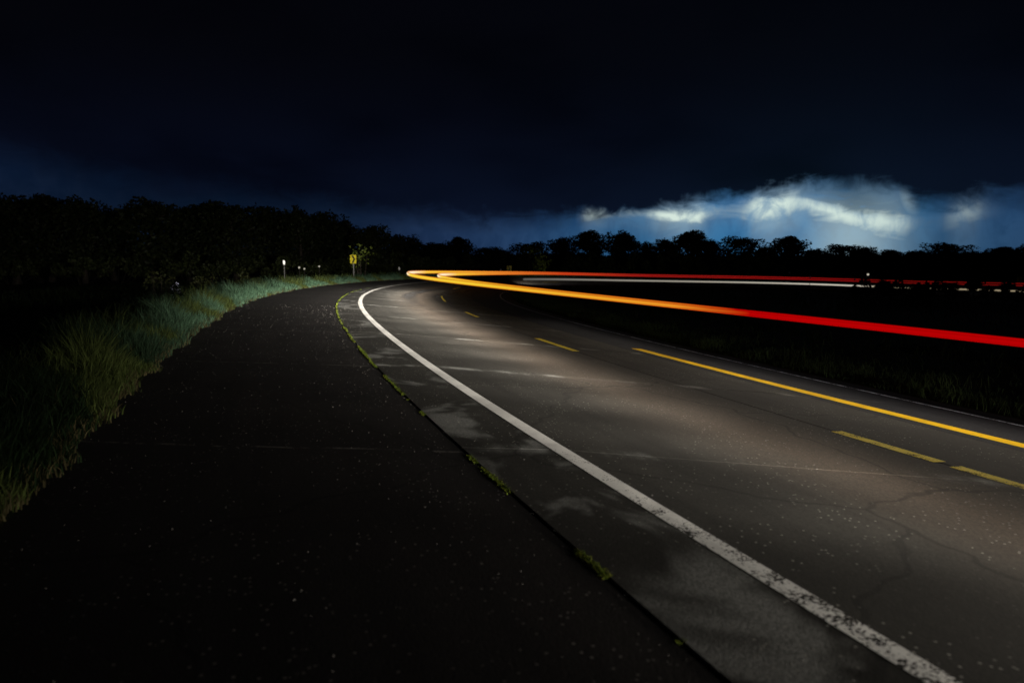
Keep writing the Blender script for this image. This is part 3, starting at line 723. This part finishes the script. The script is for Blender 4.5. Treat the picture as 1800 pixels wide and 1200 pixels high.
# ------------------------------------------------------------------ signs, marker posts, distant lamps
def chevron(px, cy, d, size, label, yaw, base_cut=0.0):
    x, y = px_xy(px, d); z = ground_z(x, y); zc = HCAM + (451 - cy) / 1200 * d
    w, h = size
    e = empty('curve_sign', (x, y, z)); e.rotation_euler.z = yaw; tag(e, label, 'road sign', 'yellow curve chevron signs')
    c = zc - z
    rr = .04; pts = []
    for sx, sz, a0 in ((1, -1, -90), (1, 1, 0), (-1, 1, 90), (-1, -1, 180)):
        for k in range(4):
            a = math.radians(a0 + 30 * k); pts.append((sx * (w / 2 - rr) + rr * math.cos(a), c + sz * (h / 2 - rr) + rr * math.sin(a)))
    pl = MB().prism(pts, -.012, .0).build('plate', M['sign_yellow'], e)
    t = w * .30; x0, x1 = -w * .30, w * .34
    MB().prism([(x0, c + h * .44), (x0 + t, c + h * .44), (x1, c), (x0 + t, c - h * .44), (x0, c - h * .44), (x1 - t, c)], -.016, -.0125).build('chevron_mark', M['sign_black'], pl)
    mb = MB(); mb.box((0, .02, c / 2 - .1), (.06, .034, c + h * .6 + .2)); mb.build('post', M['steel'], e)
    for k in (-1, 1): MB().box((0, -.015, c + k * h * .36), (.022, .012, .022)).build('bolt', M['steel'], e)
chevron(623, 455.5, 50, (.46, .61), 'yellow chevron curve sign on a post on the left verge before the trees', math.radians(-8))
chevron(895, 472, 73, (.5, .61), 'small yellow chevron sign behind the streaks, right of their turning points', math.radians(8))
chevron(1789, 491, 67, (.4, .6), 'yellow sign at the far right edge beside the broken red streak', math.radians(-20))
def marker(px, top, d, label, h_ref=.16, w=.10):
    x, y = px_xy(px, d); z = ground_z(x, y); zt = HCAM + (451 - top) / 1200 * d - z
    e = empty('marker_post', (x, y, z)); tag(e, label, 'marker post', 'roadside marker posts')
    MB().box((0, 0, zt / 2 - .1), (.045, .022, zt + .2)).build('post', M['post'], e)
    n = 12; MB().prism([(w / 2 * math.copysign(abs(math.cos(a)) ** .6, math.cos(a)), zt - h_ref / 2 + h_ref / 2 * math.copysign(abs(math.sin(a)) ** .6, math.sin(a))) for a in [2 * math.pi * k / n for k in range(n)]], -.022, -.0115).build('reflector', M['reflector'], e)
marker(502, 457, 40, 'marker post with bright white reflector on the left verge', .27, .12)
marker(703, 469, 66, 'white marker just left of the leftmost turning point of the streaks', .28, .16)
marker(880, 472, 70, 'white marker beside the small far chevron sign', .24, .16)
marker(1385, 477, 82, 'white marker above the far red streak below the large round tree', .22, .2)
marker(1422, 484, 69, 'white marker standing in front of the far red streak', .24, .18)
marker(1500, 488, 67, 'white marker at the end of the unbroken far streaks', .2, .16)
mg, T, b = material('lamp_glass'); T.n.remove(b); em = T.node('ShaderNodeEmission'); em.inputs[0].default_value = (1, .92, .75, 1); em.inputs[1].default_value = .5
T.l.new(em.outputs[0], T.n['Material Output'].inputs[0])
def yard_lamp(px, cy, d, r_, label):
    x, y = px_xy(px, d); z = ground_z(x, y); c = HCAM + (451 - cy) / 1200 * d - z
    e = empty('garden_lamp', (x, y, z)); tag(e, label, 'lamp', 'small lamps among the dark trees')
    MB().tube([(0, 0, -.1), (0, 0, c - r_)], [.03, .025], 8).build('post', M['crack'], e)
    MB().tube([(0, 0, c - r_), (0, 0, c - r_ * .4), (0, 0, c + r_ * .4), (0, 0, c + r_)], [r_ * .5, r_, r_, r_ * .5], 10).build('lamp_glass', mg, e, True)
    MB().tube([(0, 0, c + r_), (0, 0, c + r_ * 1.5)], [r_ * 1.2, r_ * .2], 10).build('cap', M['sign_black'], e)
yard_lamp(528, 470, 54, .07, 'faint white lamp, left one of the close pair right of the marker post')
yard_lamp(537, 472, 54, .06, 'faint white lamp, right one of the close pair right of the marker post')
yard_lamp(563, 468, 54, .06, 'single faint white lamp between the close pair and the yellow chevron sign')
yard_lamp(1523, 482, 95, .14, 'dim lamp above the dark bushes right of the unbroken streaks')

# ------------------------------------------------------------------ descriptions of the uncountable and the setting
for nm, lab, cat in (('verge_grass', 'lit grey-green grass along the left edge of the dark shoulder', 'grass'),
                     ('infield_grass', 'faint dark grass beside the far edge of the road', 'grass'),
                     ('meadow_grass', 'nearly black meadow grass away from the road', 'grass'),
                     ('joint_weeds', 'thin line of yellow-green weeds in the seam beside the white line', 'weeds'),
                     ('loose_grit', 'pale loose grit scattered on the dark shoulder and road edge', 'grit'),
                     ('distant_wood', 'low black wood closing the horizon behind the treelines', 'wood'),
                     ('road', 'worn grey road bending to the right between white edge lines', 'road'),
                     ('paved_shoulder', 'dark asphalt shoulder left of the weedy seam', 'shoulder'),
                     ('grass_verge', 'dark soil bank under the left-hand grass', 'verge'),
                     ('infield_verge', 'dark soil bank along the inner side of the bend', 'verge'),
                     ('ground', 'wide dark field around the road', 'ground')):
    tag(bpy.data.objects[nm], lab, cat)
